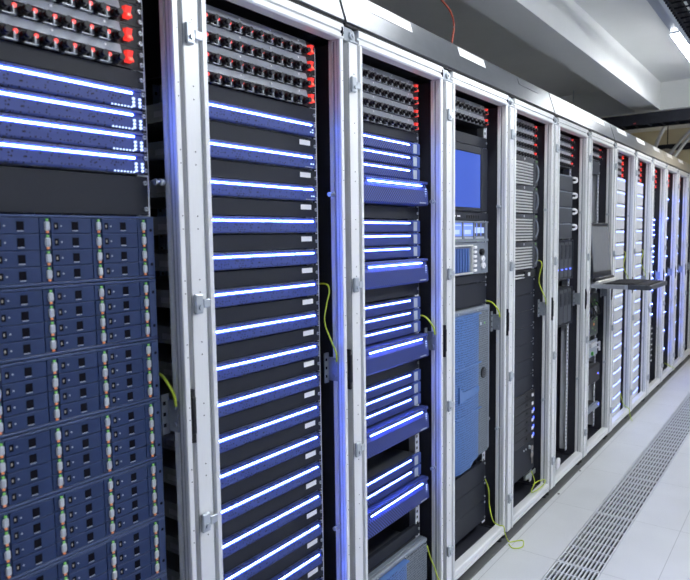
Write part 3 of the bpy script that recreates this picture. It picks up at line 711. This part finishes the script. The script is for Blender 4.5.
t = thing('tape_drive', 'slim dark unit with silver lip under the ribbed units, fifth rack', 'tape drive', at(5, 1.198))
chassis(t, .042, 'chtd', .4)
part(t, 'face_plate', lambda bm: (box(bm, .001, .012, -.241, .241, .001, .041, 0, .002), box(bm, .012, .022, .06, .12, .006, .034, 0, .002)), 'black')
part(t, 'silver_lip', lambda bm: (box(bm, .012, .026, -.23, .05, .002, .008, 0, .002), box(bm, .012, .024, -.23, .05, .016, .021, 0, .002)), 'rib')
part(t, 'eject_button', lambda bm: box(bm, .022, .028, .095, .118, .010, .028, 0, .002), 'plate_grey')
for i in range(7):
    blank_panel(5, 1.198 - .0847*(i + 1), .0842, '%s broad dark panel below the ribbed units, fifth rack' % ORD[i + 1], 'blank panels in the fifth rack')
for i in range(6):
    t = thing('network_switch', '%s of six slim dark switches with white end lights, fifth rack' % ORD[i + 1], 'network switch', at(5, .605 - .0445*(i + 1)), 'slim switches in the fifth rack')
    chassis(t, .0445, 'chsw', .4)
    part(t, 'face_plate', lambda bm: (box(bm, .001, .012, -.241, .241, .001, .0435, 0, .002), [box(bm, .012, .014, -.22, .1, .006 + .009*q, .0085 + .009*q, 1) for q in range(4)]), ['black', 'blank_light'], 'swf')
    part(t, 'power_button', lambda bm: (cyl(bm, (.012, .13, .024), 'x', .007, .004, 12), cyl(bm, (.012, .105, .02), 'x', .004, .002, 10)), 'rubber', 'swp')
    part(t, 'end_light', lambda bm: box(bm, .012, .016, .195, .219, .010, .026, 0, .003), 'plate', 'swl')
    if i >= 2: part(t, 'status_light', lambda bm: box(bm, .012, .0155, .2205, .230, .016, .034, 0, .002), 'led_blue', 'swb')
t = thing('lockable_unit', 'dark lockable unit with hanging keys at the foot of the fifth rack', 'computer', at(5, .174))
LH = .162
chassis(t, LH, 'chlk')
part(t, 'front_door', lambda bm: (box(bm, .001, .012, -.241, .241, .001, LH - .001, 0, .003), box(bm, .012, .014, -.2, -.12, .05, .1, 1)), ['blank', 'chassis'])
part(t, 'lock', lambda bm: cyl(bm, (.012, .165, .135), 'x', .010, .008, 14), 'zinc')
for y in (.09, .12): part(t, 'button', lambda bm: cyl(bm, (.012, 0, .135), 'x', .005, .003, 10), 'zinc', 'lkb', loc=(0, y, 0))
t2 = thing('key_bunch', 'two small keys hanging from the lock in the fifth rack', 'keys', at(5, .174))
part(t2, 'key', lambda bm: (cyl(bm, (.0285, .165, .135), 'x', .013, .002, 14), box(bm, .0205, .0285, .161, .169, .134, .136)), 'brass', label='key turned in the lock')
part(t2, 'key', lambda bm: (cyl(bm, (.026, .170, .098), 'x', .017, .0025, 14), box(bm, .026, .028, .166, .174, .050, .084)), 'brass', label='key dangling from the ring')
part(t2, 'ring', lambda bm: tube(bm, [(.0295, .165 + .010*math.sin(a), .1215 + .013*math.cos(a)) for a in [i*math.pi/4 for i in range(9)]], .0015, 6, 4), 'zinc')
solo('slide_bracket', lambda bm: (box(bm, .002, .014, .12, .262, .0, .004), box(bm, .010, .014, .12, .262, .004, .024), box(bm, .012, .0145, .16, .19, .008, .018)), 'zinc',
     'short silver slide bracket at the foot of the fifth rack', 'bracket', at(5, .142))

# ---- rack 6
for i, z in enumerate((1.951, 1.908, 1.862, 1.816)): power_strip(6, z - .0225, i + 1, 4)
for i in range(4):
    z1 = 1.750 - .0915*i
    t = thing('storage_unit', '%s dark unit with white curved handle from top, sixth rack' % ORD[i + 1], 'storage unit', at(6, z1 - .0905), 'handled units in the sixth rack')
    chassis(t, .0905, 'chk')
    part(t, 'face_plate', lambda bm: (box(bm, .001, .016, -.241, .222, .001, .0895, 0, .002), box(bm, .016, .018, -.241, .222, .083, .0890, 1)), ['blank_light', 'tower_grey'], 'hkf')
    part(t, 'handle', lambda bm: tube(bm, [(.016, .222, .056), (.026, .238, .057), (.031, .248, .062), (.032, .250, .069), (.031, .248, .076), (.026, .238, .081), (.016, .222, .082)], .0068, 9, 5), 'white_plastic', 'hkh', label='white curved handle')
for i, (z0, h) in enumerate(((1.151, .231), (.885, .221))):
    t = thing('drive_cage', ('upper grey drive cage with a row of blue lights, sixth rack', 'lower grey drive cage without lights, sixth rack')[i], 'drive cage', at(6, z0), 'drive cages in the sixth rack')
    chassis(t, h, 'chdc%d' % i)
    part(t, 'frame', lambda bm: (box(bm, .001, .006, -.241, .241, .001, h - .001), box(bm, .006, .020, -.241, .241, h - .010, h - .001), box(bm, .006, .020, -.241, .241, .001, .010), box(bm, .006, .020, .226, .241, .01, h - .01), box(bm, .006, .020, -.241, -.226, .01, h - .01)), 'blank', 'dcf%d' % i)
    for q in range(6):
        y0 = -.224 + .075*q
        d = part(t, 'drive_module', lambda bm: (box(bm, .006, .018, .002, .073, .012, h - .012, 0, .003), box(bm, .018, .020, .018, .056, .12*h/.23, h - .03, 1)), ['blank_light', 'blank'], 'dcm%d' % i, loc=(0, y0, 0))
        if i == 0: part(d, 'status_light', lambda bm: box(bm, .018, .0205, .026, .05, .058, .064), 'led_blue', 'dcl')
solo('white_tag', lambda bm: (cyl(bm, (-.004, 0, 0), 'x', .024, .012, 16), box(bm, -.004, .008, -.024, .024, -.038, 0, 0, .003)), 'white_plastic', 'small white plastic tag by the lowest latch of the sixth rack', 'tag', (-.02, 3.49, .143))

# ---- rack 7
for i, z in enumerate((1.953, 1.907)): power_strip(7, z - .0225, i + 1, 2)
blank_panel(7, 1.798, .086, 'grey panel under the two power strips in the seventh rack', None, m='blank_light')
t = thing('console_tray', 'pulled-out console with raised grey screen and keyboard tray, seventh rack', 'console', (0, rack_y(7), 1.084))
part(t, 'slide_rail', lambda bm: (box(bm, -.5, .215, -.2195, -.2145, 0, .026), box(bm, .006, .2, -.2245, -.2195, .003, .023, 1)), ['zinc', 'silver_plate'], 'kvr')
part(t, 'slide_rail', lambda bm: box(bm, -.5, .215, .2145, .2195, 0, .026), 'zinc', 'kvr2')
part(t, 'tray', lambda bm: (box(bm, -.02, .345, -.2135, .2135, .004, .012, 0, .002), box(bm, .325, .348, -.2375, .2375, .0, .026, 0, .004), box(bm, .22, .325, -.2345, -.2155, .0, .028), box(bm, .22, .325, .2155, .2345, .0, .028)), 'blank_light', 'kvt')
kb = part(t, 'keyboard', lambda bm: box(bm, .07, .32, -.212, .212, .012, .030, 0, .003), 'matt_black', 'kvk')
part(kb, 'keys', lambda bm: [box(bm, .10 + .026*r, .122 + .026*r, -.205 + .0193*c, -.189 + .0193*c, .030, .034) for r in range(6) for c in range(21)], 'keyblack', 'kvkk')
R = Matrix.Rotation(math.radians(-5), 3, 'Y')
def scr(bm):
    obox(bm, (-.004, -.004, .225), .018, .425, .345, 0, R, .004); obox(bm, (.0059, -.004, .235), .002, .40, .28, 1, R)
sc_ = part(t, 'screen', scr, ['blank', 'screen_off'], 'kvs', label='raised grey switched-off screen')
part(sc_, 'power_light', lambda bm: cyl(bm, (-.006, .185, .365), 'x', .004, .003, 8), 'latch', 'kvl')
part(t, 'hinge', lambda bm: (cyl(bm, (.022, -.21, .048), 'y', .012, .42, 12), box(bm, .012, .05, -.2, .2, .012, .042, 1, .004)), ['black', 'rib'], 'kvh')
G7 = 'units in the lower seventh rack'
t = thing('network_switch', 'dark switch with green lights under the console, seventh rack', 'network switch', at(7, .93), G7)
chassis(t, .088, 'chn7', .3)
part(t, 'face_plate', lambda bm: box(bm, .001, .01, -.241, .241, .001, .087, 0, .002), 'black', 'n7f')
for q in range(3): part(t, 'status_light', lambda bm: cyl(bm, (.010, 0, 0), 'x', .005, .002, 8), 'led_green', 'n7g', loc=(0, .10 + .05*q, .02 + .025*(q % 2)))
t = thing('network_switch', 'switch with one orange light and green lights, seventh rack', 'network switch', at(7, .74), G7)
chassis(t, .12, 'chn8', .3)
part(t, 'face_plate', lambda bm: (box(bm, .001, .01, -.241, .241, .001, .119, 0, .002), box(bm, .01, .014, -.2, .1, .02, .05, 1)), ['chassis', 'blank_light'], 'n8f')
part(t, 'fault_light', lambda bm: cyl(bm, (.010, .14, .075), 'x', .008, .003, 10), 'led_orange', 'n8o')
for q in range(5): part(t, 'status_light', lambda bm: cyl(bm, (.010, 0, 0), 'x', .005, .002, 8), 'led_green', 'n7g', loc=(0, .09 + .028*q, (.02, .05, .09, .03, .105)[q]))
t = thing('network_switch', 'bluish switch holding a bright green connector, seventh rack', 'network switch', at(7, .60), G7)
chassis(t, .11, 'chn9', .3)
part(t, 'face_plate', lambda bm: (box(bm, .001, .01, -.241, .241, .001, .109, 0, .002), box(bm, .01, .03, .03, .15, .07, .1, 1, .003)), ['trunk', 'plate_grey'], 'n9f')
part(t, 'connector', lambda bm: box(bm, .01, .022, .09, .112, .012, .036, 0, .002), 'greencard', 'n9c', label='green connector')
t = thing('bracket_arm', 'white bracket arm sticking out beside the switches, seventh rack', 'bracket', at(7, .60), G7)
part(t, 'arm', lambda bm: (box(bm, .012, .018, .20, .262, .045, .052), box(bm, .012, .018, .20, .262, .075, .082), box(bm, .010, .022, .255, .27, .02, .085, 0, .002)), 'white_plastic', 'bra')
t = thing('network_switch', 'black unit with small blue and orange lights, lower seventh rack', 'network switch', at(7, .42), G7)
chassis(t, .13, 'chn10', .3)
part(t, 'face_plate', lambda bm: box(bm, .001, .03, -.241, .241, .001, .129, 0, .012), 'black', 'n10f')
part(t, 'status_light', lambda bm: cyl(bm, (.03, .19, .06), 'x', .006, .002, 8), 'led_blue', 'n10a')
part(t, 'fault_light', lambda bm: cyl(bm, (.03, .16, .06), 'x', .005, .002, 8), 'led_orange', 'n10b')
t = thing('shallow_unit', 'pale grey shallow unit with a blue light near the foot of the seventh rack', 'server', at(7, .235), G7)
chassis(t, .045, 'chsu', .3)
part(t, 'face_plate', lambda bm: box(bm, .001, .03, -.241, .241, .001, .044, 0, .008), 'tower_grey', 'suf')
part(t, 'status_light', lambda bm: cyl(bm, (.03, .215, .028), 'x', .006, .003, 8), 'led_blue', 'sul')
for i in range(6):
    solo('patch_cable', lambda bm: tube(bm, [(.016, -.16 + .06*i, random.uniform(.0, .03)), (.042, -.15 + .06*i + random.uniform(-.04, .04), random.uniform(.03, .06)), (.038, -.12 + .06*i, random.uniform(.06, .1)), (.016, -.13 + .06*i, .12)], .004, 6, 6), 'tray' if i % 2 else 'chassis',
         'dark patch cable looping in front of the switches under the console, seventh rack', 'cable', at(7, .845), 'patch cables in the seventh rack')

# ---- racks 8 and 9: white bezels
def white_server(k, z, i, h=.0915):
    t = thing('server', '%s white glowing server from the top in the %s' % (ORD[i], RACK[k]), 'server', at(k, z), 'white servers in the %s' % RACK[k])
    chassis(t, h, 'chw%.4f' % h)
    part(t, 'bezel', lambda bm: prism(bm, [(.001, -.241), (.020, -.238), (.030, -.225), (.038, -.1), (.040, 0), (.038, .1), (.030, .225), (.020, .238), (.001, .241)], .002, h - .003, 'z'), 'white_bez', 'wbz%.4f' % h)
    part(t, 'light_bar', lambda bm: prism(bm, [(.025, -.2255), (.0312, -.2255), (.0392, -.1), (.0412, 0), (.0392, .1), (.0312, .222), (.025, .222)], h - .020, h - .013, 'z'), 'bar_soft', 'wlb%.4f' % h)
for i, z in enumerate((1.966, 1.923, 1.880, 1.836)): power_strip(8, z - .0225, i + 1, 4, False)
for i in range(19): white_server(8, 1.793 - .075 - .0925*i, i + 1, .0915)
for i, z in enumerate((1.966, 1.923, 1.880, 1.836)): power_strip(9, z - .0225, i + 1, 4, False)
for i in range(19): white_server(9, 1.796 - .075 - .0925*i, i + 1, .0915)

# ---- rack 10
for i, z in enumerate((1.953, 1.908, 1.863, 1.818)): power_strip(10, z - .0225, i + 1, 4, False)
for i in range(5):
    blank_panel(10, 1.755 - .0415*i, .0405, '%s grey panel from the top in the tenth rack' % ORD[i + 1], 'blank panels in the tenth rack', m='blank_light')
zs = [1.525, 1.481, 1.436, 1.391, 1.292, 1.247, 1.20, 1.156, 1.062, 1.009, .90, .777, .683]
for i, z in enumerate(zs):
    t = bar_server(10, z - .033, '%s lit blue bar server from the top in the tenth rack' % ORD[i + 1], 'lit bar servers in the tenth rack', stick=False)
for i in range(7):
    t = thing('small_unit', '%s small dark unit with grey end light, lower tenth rack' % ORD[i + 1], 'server', at(10, .535 - .0487*i), 'small units in the tenth rack')
    chassis(t, .0445, 'chsw', .4)
    part(t, 'face_plate', lambda bm: box(bm, .001, .012, -.241, .241, .001, .0435, 0, .002), 'black', 'sm10')
    part(t, 'end_light', lambda bm: box(bm, .012, .018, .18, .22, .012, .026, 0, .003), 'plate_grey', 'sm10l')

# ---- racks 11 and 12: spaced lit servers and tall blank panels
for k, z0 in ((11, 1.729), (12, 1.735)):
    for i, z in enumerate((1.953, 1.908, 1.863)): power_strip(k, z - .0225, i + 1, 3, False)
    for i in range(9):
        z = z0 - .033 - .1815*i
        bar_server(k, z, '%s spaced lit server from the top in the %s' % (ORD[i + 1], RACK[k]), 'lit servers in the %s' % RACK[k], bar=(-.205, .238), ext=.2395, stick=False)
        if i < 8: blank_panel(k, z - .136, .1355, 'tall dark panel below the %s spaced lit server, %s' % (ORD[i + 1], RACK[k]), 'blank panels in the %s' % RACK[k])
blank_panel(13, .12, 1.8, 'tall dark cover panel filling the thirteenth rack at right edge', None)

# loose earth wires at the rack feet
for i, (pts, lab) in enumerate([
    ([(-.05, 2.585, .33), (-.04, 2.60, .28), (-.045, 2.62, .2), (-.03, 2.625, .13), (-.015, 2.65, .102), (.006, 2.662, .096), (.010, 2.67, .06), (.016, 2.70, .012), (.03, 2.73, .005), (.06, 2.76, .005), (.08, 2.70, .005), (.05, 2.665, .005), (.02, 2.69, .005)], 'yellow-green earth wire curling onto the floor beside the fourth rack'),
    ([(-.045, 3.15, .19), (-.035, 3.17, .13), (-.03, 3.12, .11), (-.02, 3.09, .103), (-.01, 3.15, .102), (-.008, 3.23, .102), (-.012, 3.262, .115), (-.03, 3.22, .12), (-.045, 3.18, .11)], 'yellow earth wire looping over the bottom rail of the fifth rack'),
    ([(-.05, 5.02, .22), (-.03, 5.035, .13), (-.005, 5.06, .097), (.008, 5.066, .085), (.012, 5.073, .04), (.018, 5.08, .009), (.035, 5.05, .005)], 'yellow earth wire hanging over the bottom rail of the eighth rack'),
    ([(-.05, 2.055, .24), (-.035, 2.058, .19), (-.022, 2.062, .16), (-.010, 2.066, .12), (.006, 2.069, .095), (.009, 2.073, .05), (.012, 2.08, .0095)], 'yellow earth wire below the slate server in the third rack'),
    ([(-.05, 6.78, .14), (-.02, 6.82, .115), (.0, 6.85, .097), (.012, 6.87, .09), (.014, 6.91, .07), (.012, 6.96, .05)], 'yellow earth wire along the foot of the eleventh rack')]):
    solo('earth_wire', lambda bm: tube(bm, pts, .0025, 7, 6), 'wire', lab, 'wire', group='loose earth wires')

# ------------------------------------------------------------------ camera, world, view
f_px, yaw, pitch, roll = 636.6065, .6376958, -.0844689, -.01381629
fw = Vector((-math.sin(yaw)*math.cos(pitch), math.cos(yaw)*math.cos(pitch), math.sin(pitch)))
r = fw.cross(Vector((0, 0, 1))).normalized(); u = r.cross(fw)
c, s = math.cos(roll), math.sin(roll)
r2 = r*c + u*s; u2 = -r*s + u*c
cam = bpy.data.cameras.new('camera'); co = bpy.data.objects.new('camera', cam); COL.objects.link(co)
co.matrix_world = Matrix(((r2.x, u2.x, -fw.x, 1.1003), (r2.y, u2.y, -fw.y, 0), (r2.z, u2.z, -fw.z, 1.42), (0, 0, 0, 1)))
cam.sensor_fit = 'HORIZONTAL'; cam.sensor_width = 36; cam.lens = f_px*36/690
cam.clip_start = .02
cam.dof.use_dof = True; cam.dof.focus_distance = 2.3; cam.dof.aperture_fstop = 5.6
SC.camera = co
w = bpy.data.worlds.new('world'); SC.world = w; w.use_nodes = True
w.node_tree.nodes['Background'].inputs['Color'].default_value = (.8, .9, 1, 1)
w.node_tree.nodes['Background'].inputs['Strength'].default_value = .0
vs = SC.view_settings
vs.view_transform = 'Standard'; vs.look = 'None'; vs.gamma = 1; vs.use_curve_mapping = False
vs.exposure = .6
SC.cycles.max_bounces = 8; SC.cycles.diffuse_bounces = 5; SC.cycles.glossy_bounces = 4
SC.cycles.sample_clamp_indirect = 6
